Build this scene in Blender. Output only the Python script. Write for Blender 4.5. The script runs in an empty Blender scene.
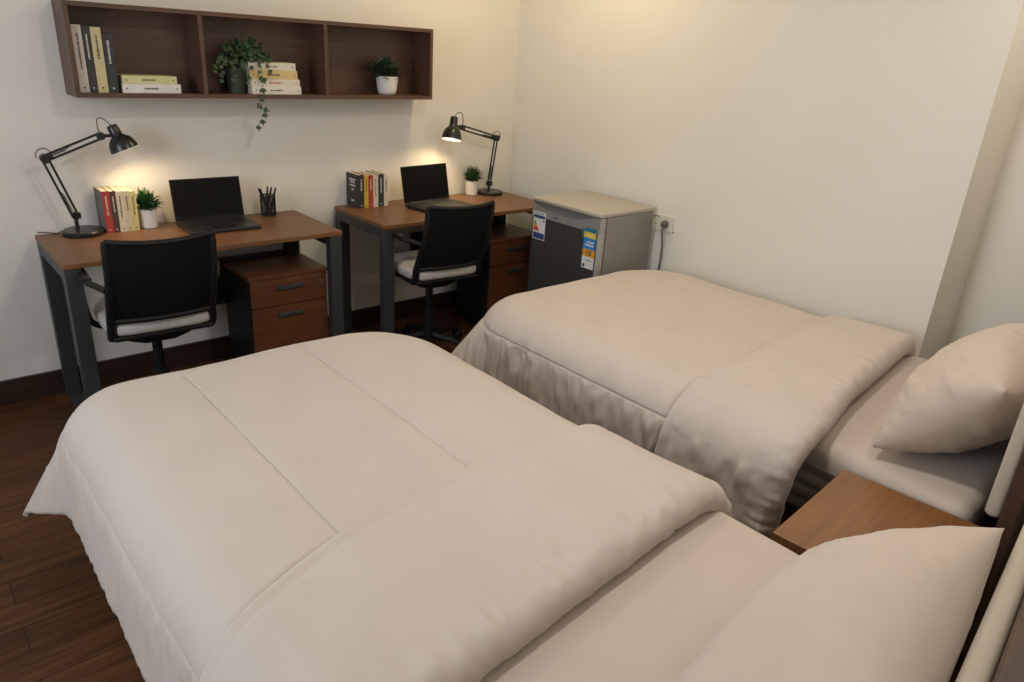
import bpy, bmesh, math, random
from mathutils import Vector, Matrix, noise
random.seed(7)
S = bpy.context.scene
COL = S.collection
PI = math.pi
R = math.radians

# ------------------------------------------------------------------ materials
def mat(name, col, rough=.6, metal=0, spec=.5, var=0.0, vscale=8, bump=0.0, bscale=200, stretch=(1, 1, 1), coat=0, sheen=0, crease=0):
    m = bpy.data.materials.new(name); m.use_nodes = True
    nt = m.node_tree; N = nt.nodes; L = nt.links
    b = N['Principled BSDF']
    b.inputs['Base Color'].default_value = (*col, 1)
    b.inputs['Roughness'].default_value = rough
    b.inputs['Metallic'].default_value = metal
    b.inputs['Specular IOR Level'].default_value = spec
    b.inputs['Coat Weight'].default_value = coat
    b.inputs['Sheen Weight'].default_value = sheen
    if var or bump:
        tc = N.new('ShaderNodeTexCoord'); mp = N.new('ShaderNodeMapping')
        mp.inputs['Scale'].default_value = stretch
        L.new(tc.outputs['Object'], mp.inputs['Vector'])
    if var:
        n = N.new('ShaderNodeTexNoise'); n.inputs['Scale'].default_value = vscale; n.inputs['Detail'].default_value = 4
        L.new(mp.outputs['Vector'], n.inputs['Vector'])
        r = N.new('ShaderNodeValToRGB')
        r.color_ramp.elements[0].position = .3; r.color_ramp.elements[1].position = .7
        r.color_ramp.elements[0].color = (*[c * (1 - var) for c in col], 1)
        r.color_ramp.elements[1].color = (*[min(1, c * (1 + var)) for c in col], 1)
        L.new(n.outputs['Fac'], r.inputs['Fac']); L.new(r.outputs['Color'], b.inputs['Base Color'])
    if bump:
        n2 = N.new('ShaderNodeTexNoise'); n2.inputs['Scale'].default_value = bscale; n2.inputs['Detail'].default_value = 2
        L.new(mp.outputs['Vector'], n2.inputs['Vector'])
        bp = N.new('ShaderNodeBump'); bp.inputs['Strength'].default_value = bump; bp.inputs['Distance'].default_value = .002
        L.new(n2.outputs['Fac'], bp.inputs['Height']); L.new(bp.outputs['Normal'], b.inputs['Normal'])
        if crease:
            n3 = N.new('ShaderNodeTexNoise'); n3.inputs['Scale'].default_value = 13; n3.inputs['Detail'].default_value = 3; n3.inputs['Distortion'].default_value = .8
            mp3 = N.new('ShaderNodeMapping'); mp3.inputs['Scale'].default_value = (1.0, .45, 1.0); mp3.inputs['Rotation'].default_value = (0, 0, R(35))
            L.new(tc.outputs['Object'], mp3.inputs['Vector']); L.new(mp3.outputs['Vector'], n3.inputs['Vector'])
            b3 = N.new('ShaderNodeBump'); b3.inputs['Strength'].default_value = crease; b3.inputs['Distance'].default_value = .02
            L.new(n3.outputs['Fac'], b3.inputs['Height']); L.new(b3.outputs['Normal'], bp.inputs['Normal'])
    return m

def wood(name, c0, c1, rough=.35, sx=(1.2, 16, 16), sc=3.0, coat=.1):
    m = bpy.data.materials.new(name); m.use_nodes = True
    nt = m.node_tree; N = nt.nodes; L = nt.links; b = N['Principled BSDF']
    tc = N.new('ShaderNodeTexCoord'); mp = N.new('ShaderNodeMapping'); mp.inputs['Scale'].default_value = sx
    L.new(tc.outputs['Object'], mp.inputs['Vector'])
    n = N.new('ShaderNodeTexNoise'); n.inputs['Scale'].default_value = sc; n.inputs['Detail'].default_value = 6
    n.inputs['Distortion'].default_value = .6
    L.new(mp.outputs['Vector'], n.inputs['Vector'])
    r = N.new('ShaderNodeValToRGB'); e = r.color_ramp.elements
    e[0].position = .32; e[0].color = (*c0, 1); e[1].position = .7; e[1].color = (*c1, 1)
    L.new(n.outputs['Fac'], r.inputs['Fac']); L.new(r.outputs['Color'], b.inputs['Base Color'])
    b.inputs['Roughness'].default_value = rough; b.inputs['Coat Weight'].default_value = coat
    b.inputs['Coat Roughness'].default_value = .3
    bp = N.new('ShaderNodeBump'); bp.inputs['Strength'].default_value = .08; bp.inputs['Distance'].default_value = .002
    L.new(n.outputs['Fac'], bp.inputs['Height']); L.new(bp.outputs['Normal'], b.inputs['Normal'])
    return m

def floor_mat():
    m = bpy.data.materials.new('dark_plank_floor'); m.use_nodes = True
    nt = m.node_tree; N = nt.nodes; L = nt.links; b = N['Principled BSDF']
    tc = N.new('ShaderNodeTexCoord')
    br = N.new('ShaderNodeTexBrick'); br.offset = .37; br.inputs['Scale'].default_value = 1
    br.inputs['Brick Width'].default_value = .95; br.inputs['Row Height'].default_value = .115
    br.inputs['Mortar Size'].default_value = .0018; br.inputs['Mortar Smooth'].default_value = .2
    br.inputs['Color1'].default_value = (.112, .049, .018, 1); br.inputs['Color2'].default_value = (.068, .028, .0095, 1)
    br.inputs['Mortar'].default_value = (.016, .008, .005, 1)
    L.new(tc.outputs['Object'], br.inputs['Vector'])
    mp = N.new('ShaderNodeMapping'); mp.inputs['Scale'].default_value = (1.5, 22, 1)
    L.new(tc.outputs['Object'], mp.inputs['Vector'])
    n = N.new('ShaderNodeTexNoise'); n.inputs['Scale'].default_value = 2.4; n.inputs['Detail'].default_value = 6
    n.inputs['Distortion'].default_value = .5
    L.new(mp.outputs['Vector'], n.inputs['Vector'])
    r = N.new('ShaderNodeValToRGB'); e = r.color_ramp.elements
    e[0].position = .3; e[0].color = (.5, .5, .5, 1); e[1].position = .75; e[1].color = (1.45, 1.35, 1.3, 1)
    L.new(n.outputs['Fac'], r.inputs['Fac'])
    mx = N.new('ShaderNodeMix'); mx.data_type = 'RGBA'; mx.blend_type = 'MULTIPLY'; mx.inputs[0].default_value = 1
    L.new(br.outputs['Color'], mx.inputs[6]); L.new(r.outputs['Color'], mx.inputs[7])
    L.new(mx.outputs[2], b.inputs['Base Color'])
    b.inputs['Roughness'].default_value = .5; b.inputs['Specular IOR Level'].default_value = .2
    bp = N.new('ShaderNodeBump'); bp.inputs['Strength'].default_value = .15; bp.inputs['Distance'].default_value = .002
    L.new(n.outputs['Fac'], bp.inputs['Height']); L.new(bp.outputs['Normal'], b.inputs['Normal'])
    return m

def emis(name, col, st):
    m = bpy.data.materials.new(name); m.use_nodes = True
    b = m.node_tree.nodes['Principled BSDF']
    b.inputs['Base Color'].default_value = (*col, 1)
    b.inputs['Emission Color'].default_value = (*col, 1); b.inputs['Emission Strength'].default_value = st
    return m

M = dict(
    wall=mat('cream_wall_paint', (.735, .705, .645), .85, var=.015, vscale=3, bump=.08, bscale=160),
    ceiling=mat('white_ceiling_paint', (.8, .77, .72), .9, var=.01, vscale=3),
    floor=floor_mat(),
    base=wood('dark_baseboard_wood', (.022, .011, .007), (.042, .019, .011), .5),
    desk=wood('walnut_laminate', (.125, .055, .021), (.190, .086, .033), .42, coat=0),
    ped=wood('red_walnut_laminate', (.095, .032, .012), (.145, .050, .019), .45),
    pedside=mat('black_panel_shaded_side', (.008, .0075, .007), .55, spec=.3, var=.1),  # pedestal sides hold their shade in the colour; panel and bracket are dark
    shelf=wood('shelf_walnut', (.070, .033, .020), (.110, .052, .031), .45),
    steel=mat('slate_powder_coat', (.034, .037, .039), .45, var=.05, vscale=30, bump=.05, bscale=400),
    black=mat('black_plastic', (.006, .006, .0065), .55, spec=.3, var=.1, vscale=40),
    blackmesh=mat('black_mesh_fabric', (.0055, .0055, .006), .85, spec=.15, var=.2, vscale=300, bump=.3, bscale=700),
    blackmetal=mat('black_lamp_enamel', (.012, .012, .012), .3, var=.05),
    lid=mat('laptop_shell', (.006, .006, .0065), .5, spec=.2, var=.05, vscale=50),
    screen=mat('black_screen', (.003, .003, .0033), .4, spec=.12),
    keys=mat('laptop_keys', (.008, .008, .009), .5),
    deck=mat('laptop_deck_graphite', (.022, .021, .020), .4, metal=.3),
    seat=mat('grey_seat_cloth', (.42, .40, .375), .9, var=.12, vscale=120, bump=.3, bscale=500),
    duvet=mat('beige_duvet_cotton', (.515, .450, .400), .8, var=.025, vscale=6, bump=.12, bscale=500, sheen=.15, crease=.10),
    sheet=mat('beige_sheet_cotton', (.53, .455, .398), .85, var=.02, vscale=6, bump=.12, bscale=500, sheen=.1),
    pillow=mat('beige_pillowcase', (.515, .435, .365), .8, var=.03, vscale=8, bump=.15, bscale=400, sheen=.15, crease=.22),
    mattress=mat('grey_mattress_ticking', (.36, .33, .30), .85, var=.08, vscale=30, bump=.2, bscale=200),
    pad=mat('oat_headboard_cloth', (.50, .44, .36), .85, var=.05, vscale=60, bump=.25, bscale=400),
    bedwood=wood('dark_bed_wood', (.045, .020, .011), (.085, .038, .019), .45),
    night=wood('nightstand_walnut', (.185, .078, .026), (.265, .115, .040), .3),
    fside=mat('fridge_silver_side', (.24, .225, .205), .45, metal=.25, var=.03, vscale=20),
    ftop=mat('fridge_top_plastic', (.40, .365, .315), .5, var=.03, vscale=20),
    fdoor=mat('fridge_dark_door', (.085, .082, .078), .38, metal=.5, var=.06, vscale=4, stretch=(1, 1, 14)),
    fband=mat('fridge_silver_band', (.40, .40, .39), .35, metal=.5),
    grip=mat('fridge_grip_shaded_grey', (.16, .155, .148), .5),  # band grey darkened, the shade of the scooped recess put into the colour
    socket=mat('socket_plastic', (.64, .605, .55), .5),
    gasket=mat('dark_gasket', (.02, .02, .02), .7),
    white=mat('white_gloss_ceramic', (.72, .70, .66), .35, var=.02),
    whitep=mat('white_plastic', (.72, .70, .66), .45),
    soil=mat('dark_soil', (.03, .02, .012), .95, var=.4, vscale=80),
    leaf=mat('green_leaf', (.040, .098, .030), .5, var=.45, vscale=40),
    leafd=mat('dark_green_leaf', (.016, .040, .016), .5, var=.5, vscale=35),
    ivy=mat('ivy_leaf', (.022, .054, .017), .45, var=.55, vscale=40),
    stem=mat('plant_stem', (.05, .07, .025), .6),
    greypot=mat('grey_green_pot', (.040, .046, .036), .6, var=.1),
    paper=mat('book_paper', (.66, .58, .43), .9, var=.12, vscale=10, stretch=(80, 1, 1)),
    ink=mat('print_ink', (.06, .05, .05), .7),
    inkw=mat('white_print', (.62, .60, .55), .7),
    inkr=mat('red_print', (.45, .08, .05), .7),
    chrome=mat('brushed_steel', (.55, .54, .52), .3, metal=1),
    handle=mat('grey_green_handle', (.055, .065, .062), .4, metal=.4),
    cord=mat('grey_cord', (.10, .095, .09), .6),
    s_white=mat('sticker_white', (.72, .72, .72), .5), s_navy=mat('sticker_navy', (.03, .05, .22), .5),
    s_blue=mat('sticker_blue', (.02, .22, .62), .5), s_teal=mat('sticker_teal', (.02, .17, .28), .5),
    s_yellow=mat('sticker_yellow', (.72, .52, .05), .5), s_orange=mat('sticker_orange', (.72, .33, .03), .5),
    s_red=mat('sticker_red', (.62, .05, .03), .5), s_green=mat('sticker_green', (.12, .42, .06), .5),
    refl=mat('lamp_inner_white', (.85, .82, .75), .4),
    bulb=emis('warm_bulb', (1, .80, .52), 9),
    fixture=emis('ceiling_fixture_glow', (1, .87, .68), 3),
    sky=emis('daylight_pane', (.80, .88, 1), 2.0),
)
def bookmat(name, c):
    return mat(name, c, .6, var=.08, vscale=30)

# ------------------------------------------------------------------ mesh helpers
def link(name, bm, m, parent=None, smooth=False, angle=None):
    me = bpy.data.meshes.new(name)
    bmesh.ops.recalc_face_normals(bm, faces=bm.faces)
    bm.to_mesh(me); bm.free()
    for q in (m if isinstance(m, (list, tuple)) else [m]):
        me.materials.append(q if not isinstance(q, str) else M[q])
    if smooth:
        for p in me.polygons: p.use_smooth = True
        if angle:
            me.set_sharp_from_angle(angle=R(angle))
    o = bpy.data.objects.new(name, me); COL.objects.link(o)
    if parent: o.parent = parent
    return o

class B:
    """collects shapes into one mesh"""
    def __init__(s): s.bm = bmesh.new(); s.mi = 0
    def use(s, i): s.mi = i; return s
    def _xf(s, vs, mtx):
        if mtx is not None: bmesh.ops.transform(s.bm, matrix=mtx, verts=vs)
    def box(s, x0, x1, y0, y1, z0, z1, bev=0, seg=2, mtx=None):
        t = bmesh.new()
        bmesh.ops.create_cube(t, size=1)
        for v in t.verts:
            v.co = Vector(((x0 + x1) / 2 + v.co.x * (x1 - x0), (y0 + y1) / 2 + v.co.y * (y1 - y0), (z0 + z1) / 2 + v.co.z * (z1 - z0)))
        if bev: bmesh.ops.bevel(t, geom=t.edges[:], offset=bev, segments=seg, affect='EDGES', profile=.5)
        s.add(t, mtx); return s
    def add(s, t, mtx=None):
        mp = {}
        for v in t.verts:
            mp[v] = s.bm.verts.new(mtx @ v.co if mtx is not None else v.co)
        for f in t.faces:
            try: s.bm.faces.new([mp[v] for v in f.verts]).material_index = s.mi
            except ValueError: pass
        t.free(); return s
    def tube(s, pts, r, n=10, cap=True):
        pts = [Vector(p) for p in pts]; rings = []
        rr = r if isinstance(r, (list, tuple)) else [r] * len(pts)
        up = None
        for i, p in enumerate(pts):
            d = (pts[min(i + 1, len(pts) - 1)] - pts[max(i - 1, 0)]).normalized()
            if up is None:
                a = Vector((0, 0, 1)) if abs(d.z) < .9 else Vector((1, 0, 0))
                u = d.cross(a).normalized()
            else:
                u = (up - d * up.dot(d)).normalized()
            up = u; w = d.cross(u)
            rings.append([s.bm.verts.new(p + rr[i] * (math.cos(2 * PI * k / n) * u + math.sin(2 * PI * k / n) * w)) for k in range(n)])
        for a, b in zip(rings, rings[1:]):
            for k in range(n): s.bm.faces.new((a[k], a[(k + 1) % n], b[(k + 1) % n], b[k]))
        if cap:
            s.bm.faces.new(rings[0][::-1]); s.bm.faces.new(rings[-1])
        return s
    def lathe(s, prof, n=32, mtx=None, close=False):
        t = bmesh.new(); rings = []
        for r, z in prof:
            if r < 1e-5: rings.append([t.verts.new((0, 0, z))])
            else: rings.append([t.verts.new((r * math.cos(2 * PI * k / n), r * math.sin(2 * PI * k / n), z)) for k in range(n)])
        for a, b in zip(rings, rings[1:]):
            for k in range(n):
                k2 = (k + 1) % n
                if len(a) == 1 and len(b) == 1: continue
                if len(a) == 1: t.faces.new((a[0], b[k2], b[k]))
                elif len(b) == 1: t.faces.new((a[k], a[k2], b[0]))
                else: t.faces.new((a[k], a[k2], b[k2], b[k]))
        s.add(t, mtx); return s
    def prism(s, poly, axis, d0, d1, bev=0):
        """poly: 2-D outline; axis = extrusion axis"""
        def co(p, d):
            return {'x': (d, p[0], p[1]), 'y': (p[0], d, p[1]), 'z': (p[0], p[1], d)}[axis]
        t = bmesh.new()
        a = [t.verts.new(co(p, d0)) for p in poly]; b = [t.verts.new(co(p, d1)) for p in poly]
        n = len(poly)
        t.faces.new(a[::-1]); t.faces.new(b)
        for k in range(n): t.faces.new((a[k], a[(k + 1) % n], b[(k + 1) % n], b[k]))
        if bev: bmesh.ops.bevel(t, geom=t.edges[:], offset=bev, segments=2, affect='EDGES', profile=.5)
        s.add(t); return s
    def quad(s, pts):
        s.bm.faces.new([s.bm.verts.new(p) for p in pts]); return s
    def grid(s, fn, nu, nv, mtx=None):
        vs = [[s.bm.verts.new(fn(i / nu, j / nv)) for j in range(nv + 1)] for i in range(nu + 1)]
        for i in range(nu):
            for j in range(nv):
                s.bm.faces.new((vs[i][j], vs[i + 1][j], vs[i + 1][j + 1], vs[i][j + 1]))
        return s
    def lattice(s, fn, us, vs_):
        g = [[s.bm.verts.new(fn(a, b)) for b in vs_] for a in us]
        for i in range(len(us) - 1):
            for j in range(len(vs_) - 1):
                s.bm.faces.new((g[i][j], g[i + 1][j], g[i + 1][j + 1], g[i][j + 1]))
        return s
    def out(s, name, m, parent=None, smooth=False, angle=35):
        return link(name, s.bm, m, parent, smooth, angle)

def props(o, label=None, cat=None, group=None, kind=None):
    if label: o['label'] = label
    if cat: o['category'] = cat
    if group: o['group'] = group
    if kind: o['kind'] = kind
    return o
def thing(name, loc, label, cat, group=None, rz=0):
    o = bpy.data.objects.new(name, None); COL.objects.link(o)
    o.location = loc; o.rotation_euler = (0, 0, rz); o.empty_display_size = .1
    return props(o, label, cat, group)
def dup(root, loc, rz, label, name=None):
    def cp(o, parent):
        c = o.copy(); COL.objects.link(c)
        c.parent = parent
        for ch in o.children: cp(ch, c)
        return c
    r = cp(root, None); r.location = loc; r.rotation_euler = (0, 0, rz); r['label'] = label
    return r
def lerp(a, b, t): return a + (b - a) * t
def interp(x, pts):
    if x <= pts[0][0]: return pts[0][1]
    for (a, b), (c, d) in zip(pts, pts[1:]):
        if x <= c:
            return b + (d - b) * (x - a) / (c - a)
    return pts[-1][1]
def smooth_interp(x, pts, w=.09):
    return sum(interp(x + w * k / 3, pts) for k in range(-3, 4)) / 7
def fbm(x, y, z=0, f=1): return noise.noise(Vector((x * f, y * f, z * f + 3.7)))
def arc(c, r, a0, a1, n, ex, ez):
    c = Vector(c); ex = Vector(ex); ez = Vector(ez)
    return [c + r * (math.cos(lerp(a0, a1, i / n)) * ex + math.sin(lerp(a0, a1, i / n)) * ez) for i in range(n + 1)]

# ------------------------------------------------------------------ the room
WY = .04            # desk wall
WX = 2.738          # right wall
JX, JY = 3.065, -2.605
LX = -1.75
CZ = 2.62
HS = .11            # head wall runs slightly askew
def hy(x): return -3.47 + HS * (x - 1.05)
def st(name, bm, m): return props(bm.out(name, m), kind='structure')
st('floor', B().box(LX - .15, JX + .15, -4.1, WY + .15, -.12, 0), 'floor')
st('ceiling', B().box(LX - .15, JX + .15, -4.1, WY + .15, CZ, CZ + .12), 'ceiling')
st('wall_back', B().box(LX - .15, JX + .15, WY, WY + .15, 0, CZ), 'wall')
st('wall_right', B().prism([(WX, WY), (WX, JY), (JX, JY), (JX, -4.0), (JX + .15, -4.0), (JX + .15, WY)], 'z', 0, CZ), 'wall')
st('wall_head', B().prism([(LX, hy(LX)), (JX, hy(JX)), (JX, hy(JX) - .12), (LX, hy(LX) - .12)], 'z', 0, CZ), 'wall')
# left wall with a window behind the camera's left
w0, w1, wz0, wz1 = -2.55, -1.05, .95, 2.2
st('wall_left', B().box(LX - .15, LX, -4.1, w0, 0, CZ).box(LX - .15, LX, w1, WY, 0, CZ).box(LX - .15, LX, w0, w1, 0, wz0).box(LX - .15, LX, w0, w1, wz1, CZ), 'wall')
st('window_1', B().box(LX - .12, LX - .115, w0, w1, wz0, wz1), 'sky')
st('trim_1', B().box(LX - .11, LX + .01, w0, w0 + .05, wz0, wz1).box(LX - .11, LX + .01, w1 - .05, w1, wz0, wz1).box(LX - .11, LX + .01, w0, w1, wz0, wz0 + .05).box(LX - .11, LX + .01, w0, w1, wz1 - .05, wz1).box(LX - .11, LX - .03, -1.82, -1.78, wz0, wz1), 'whitep')
BH = .115
st('baseboard_back', B().box(LX, WX, WY - .015, WY, 0, BH, .003), 'base')
st('baseboard_right', B().box(WX - .015, WX, JY, WY - .015, 0, BH, .003), 'base')
st('baseboard_left', B().box(LX, LX + .015, -3.7, WY - .015, 0, BH, .003), 'base')

# ------------------------------------------------------------------ desks
DW, DD, DZ = 1.16, .511, .75
def make_desk(loc, label):
    t = thing('office_desk', loc, label, 'desk', 'walnut desks along the back wall')
    B().box(0, DW, -DD, 0, DZ - .022, DZ, .003).out('desktop', 'desk', t)
    lw, ld, rh = .058, .05, .05
    for x0 in (.003, DW - .003 - lw):
        B().box(x0, x0 + lw, -DD + .004 + ld, -.004 - ld, DZ - .022 - rh, DZ - .0225, .002).out('end_rail', 'steel', t)
        B().box(x0, x0 + lw, -DD + .004 + ld, -.004 - ld, .004, .03, .002).out('floor_rail', 'steel', t)
        for y0 in (-DD + .004, -.004 - ld):
            B().box(x0, x0 + lw, y0, y0 + ld, .004, DZ - .0225, .003).out('leg', 'steel', t)
    B().box(.40, 1.03, -.150, -.135, .36, .590, .003).out('modesty_panel', 'pedside', t)
    B().box(1.03, 1.098, -.165, -.125, .36, DZ - .0225, .003).out('panel_bracket', 'pedside', t)
    return t
D1 = (.054, 0, 0); D2 = (1.444, 0, 0)
desk = make_desk(D1, 'walnut topped desk with slate steel legs, left one, under the open books shelf compartment')
dup(desk, D2, 0, 'walnut topped desk with slate steel legs, partly behind the small fridge')

def make_ped(loc, label):
    t = thing('drawer_pedestal', loc, label, 'drawer unit', 'drawer pedestals under the desks')
    W, Dp, H = .385, .30, .565
    c = B(); c.box(0, .014, 0, Dp, .03, H - .02, .001).box(W - .014, W, 0, Dp, .03, H - .02, .001).box(.014, W - .014, Dp - .012, Dp, .03, H - .02).box(.014, W - .014, .0, Dp - .012, .03, .045)
    c.out('carcass', 'pedside', t)
    B().box(-.002, W + .002, -.018, Dp, H - .02, H, .002).out('top_panel', 'ped', t)
    for z0, z1, k in ((.412, H - .023, 1), (.035, .407, 0)):
        d = B().box(.004, W - .004, -.017, .20, z0, z1, .002).out('drawer', 'ped', t)
        zc = z1 - .043
        h = B().box(W / 2 - .065, W / 2 + .065, -.026, -.017, zc - .011, zc + .011, .003).out('handle', 'handle', d)
        if k:
            B().lathe([(0, .006), (.008, .006), (.009, 0), (.009, -.002)], 16, Matrix.Translation((W - .035, -.017, z1 - .04)) @ Matrix.Rotation(R(90), 4, 'X')).out('lock', 'chrome', d, True)
    for x in (.05, W - .05):
        for y in (.05, Dp - .05):
            B().lathe([(0, 0), (.014, 0), (.018, .006), (.018, .024), (.014, .03), (0, .03)], 14, Matrix.Translation((x, y, 0))).out('caster', 'black', t, True)
    return t
ped = make_ped((.775, -.43, 0), 'red walnut drawer pedestal under left desk, beside the grey steel leg')
dup(ped, (2.195, -.43, 0), 0, 'red walnut drawer pedestal in shadow between black chair and fridge')

# ------------------------------------------------------------------ chairs (face +y)
def make_chair(loc, label, rz):
    t = thing('office_chair', loc, label, 'chair', 'mesh back office chairs at the desks', rz)
    # seat cushion
    def cushion():
        b = bmesh.new()
        bmesh.ops.create_cube(b, size=1)
        bmesh.ops.subdivide_edges(b, edges=b.edges[:], cuts=10, use_grid_fill=True)
        for v in b.verts:
            u, w, z = v.co.x * 2, v.co.y * 2, v.co.z * 2
            k = (abs(u) ** 6 + abs(w) ** 6) ** (1 / 6) if max(abs(u), abs(w)) > 0 else 0
            m = max(abs(u), abs(w))
            s_ = m / k if k > 1e-6 else 1
            e = 1 - .04 * abs(z) ** 3
            x = u * s_ * .205 * e * (1 - .05 * max(0, w)); y = w * s_ * .205 * e
            zz = .508 + z * .031 * (1 - .25 * m ** 6)
            if z > 0: zz += .004 * (1 - m * m) - .010 * max(0, w - .6)
            v.co = (x, y, zz)
        return b
    link('seat_cushion', cushion(), 'seat', t, True, 60)
    B().box(-.185, .185, -.19, .18, .459, .481, .008).out('seat_pan', 'black', t)
    # mesh back
    W = .188
    def backpt(u, v, off):
        x = (u * 2 - 1) * (W - .004 - .012 * v * 0)
        y = lerp(-.215, -.325, v) - .035 * math.sin(v * PI) * .6 + .030 * (u * 2 - 1) ** 2
        z = lerp(.548, .882, v) - .012 * (1 - (u * 2 - 1) ** 2) * (v > .5) * (v - .5) * 2
        return Vector((x, y + off, z))
    b = B(); b.grid(lambda u, v: backpt(u, v, -.006), 16, 16); b.grid(lambda u, v: backpt(u, v, .006), 16, 16)
    b.out('back_mesh', 'blackmesh', t, True)
    f = B()
    f.tube([backpt(k / 12, 1, 0) for k in range(13)], .0105, 8)
    f.tube([backpt(k / 12, 0, 0) for k in range(13)], .014, 8)
    for u in (0, 1):
        pts = [backpt(u, k / 10, 0) for k in range(11)]
        lo = pts[0]
        f.tube([Vector((lo.x, lo.y + .03, .468)), Vector((lo.x, lo.y + .008, .50))] + pts, [.018, .019] + [.0175] * 5 + [.014] * 5 + [.011], 10)
    f.out('back_frame', 'black', t, True)
    for sx in (-1, 1):
        a = B()
        X = sx * .235
        # arm strip loop: from back upright forward, down round the front, under the seat
        path = [(sx * .193, -.255, .690), (sx * .212, -.20, .694), (X, -.13, .697), (X, -.03, .697), (X, .045, .690), (X, .075, .665), (X, .068, .60), (X - sx * .004, .045, .52), (X - sx * .014, .02, .485), (X - sx * .05, .0, .468), (sx * .12, -.01, .464)]
        # smooth it
        P = [Vector(p) for p in path]; fine = []
        for i in range(len(P) - 1):
            p0, p1, p2, p3 = P[max(i - 1, 0)], P[i], P[i + 1], P[min(i + 2, len(P) - 1)]
            for k in range(5):
                q = k / 5
                fine.append(.5 * ((2 * p1) + (p2 - p0) * q + (2 * p0 - 5 * p1 + 4 * p2 - p3) * q * q + (3 * p1 - p0 - 3 * p2 + p3) * q ** 3))
        fine.append(P[-1])
        a.tube(fine, .0125, 8)
        arm = a.out('armrest', 'black', t, True)
        B().box(X - .017, X + .017, -.14, .05, .700, .713, .006).out('arm_pad', 'black', arm, True, 30)
    m = B()
    m.prism([(-.19, .459), (.19, .459), (.11, .415), (.055, .398), (-.055, .398), (-.11, .415)], 'y', -.09, .09, .004)
    m.box(.10, .20, -.02, -.008, .437, .447, .002)
    m.out('tilt_mechanism', 'black', t)
    B().lathe([(0, .09), (.032, .09), (.032, .24), (.020, .245), (.020, .40), (0, .40)], 20).out('gas_lift', 'black', t, True)
    for k in range(5):
        an = 2 * PI * k / 5 + .3
        c, s_ = math.cos(an), math.sin(an)
        l = B().tube([(.02 * c, .02 * s_, .105), (.13 * c, .13 * s_, .095), (.245 * c, .245 * s_, .070)], [.024, .019, .013], 8).out('base_leg', 'black', t, True)
        cx, cy = .245 * c, .245 * s_
        mm = Matrix.Translation((cx, cy, .028)) @ Matrix.Rotation(an, 4, 'Z') @ Matrix.Rotation(R(90), 4, 'X')
        B().lathe([(0, -.022), (.022, -.022), (.028, -.016), (.028, -.004), (.012, -.004), (.012, .004), (.028, .004), (.028, .016), (.022, .022), (0, .022)], 18, mm).tube([(cx, cy, .03), (cx, cy, .08)], .007, 8).out('caster', 'black', l, True)
    return t
chair = make_chair((.352, -.475, 0), 'black mesh back chair with grey seat at the left desk', R(-3))
dup(chair, (1.742, -.480, 0), R(-5), 'black mesh back chair with grey seat at the right desk, nearer the fridge')

# ------------------------------------------------------------------ shelf
def make_shelf():
    x0, x1, y0, y1, z0, z1, th = .265, 1.981, -.138, WY, 1.312, 1.665, .018
    t = thing('wall_shelf', (x0, y1, z0), 'long dark walnut wall shelf with three open compartments above desks', 'shelf')
    L = x1 - x0; H = z1 - z0; Dp = y1 - y0
    B().box(0, L, -Dp, 0, 0, th, .001).out('bottom_panel', 'shelf', t)
    B().box(0, L, -Dp, 0, H - th, H, .001).out('top_panel', 'shelf', t)
    B().box(0, th, -Dp, 0, th, H - th, .001).out('side_panel', 'shelf', t)
    B().box(L - th, L, -Dp, 0, th, H - th, .001).out('side_panel', 'shelf', t)
    for xd in (.7745, 1.358):
        B().box(xd - x0 - th / 2, xd - x0 + th / 2, -Dp + .001, -.008, th, H - th, .001).out('divider', 'shelf', t)
    B().box(th, L - th, -.008, 0, th, H - th).out('back_panel', 'shelf', t)
make_shelf()
SZ = 1.312 + .018

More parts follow.
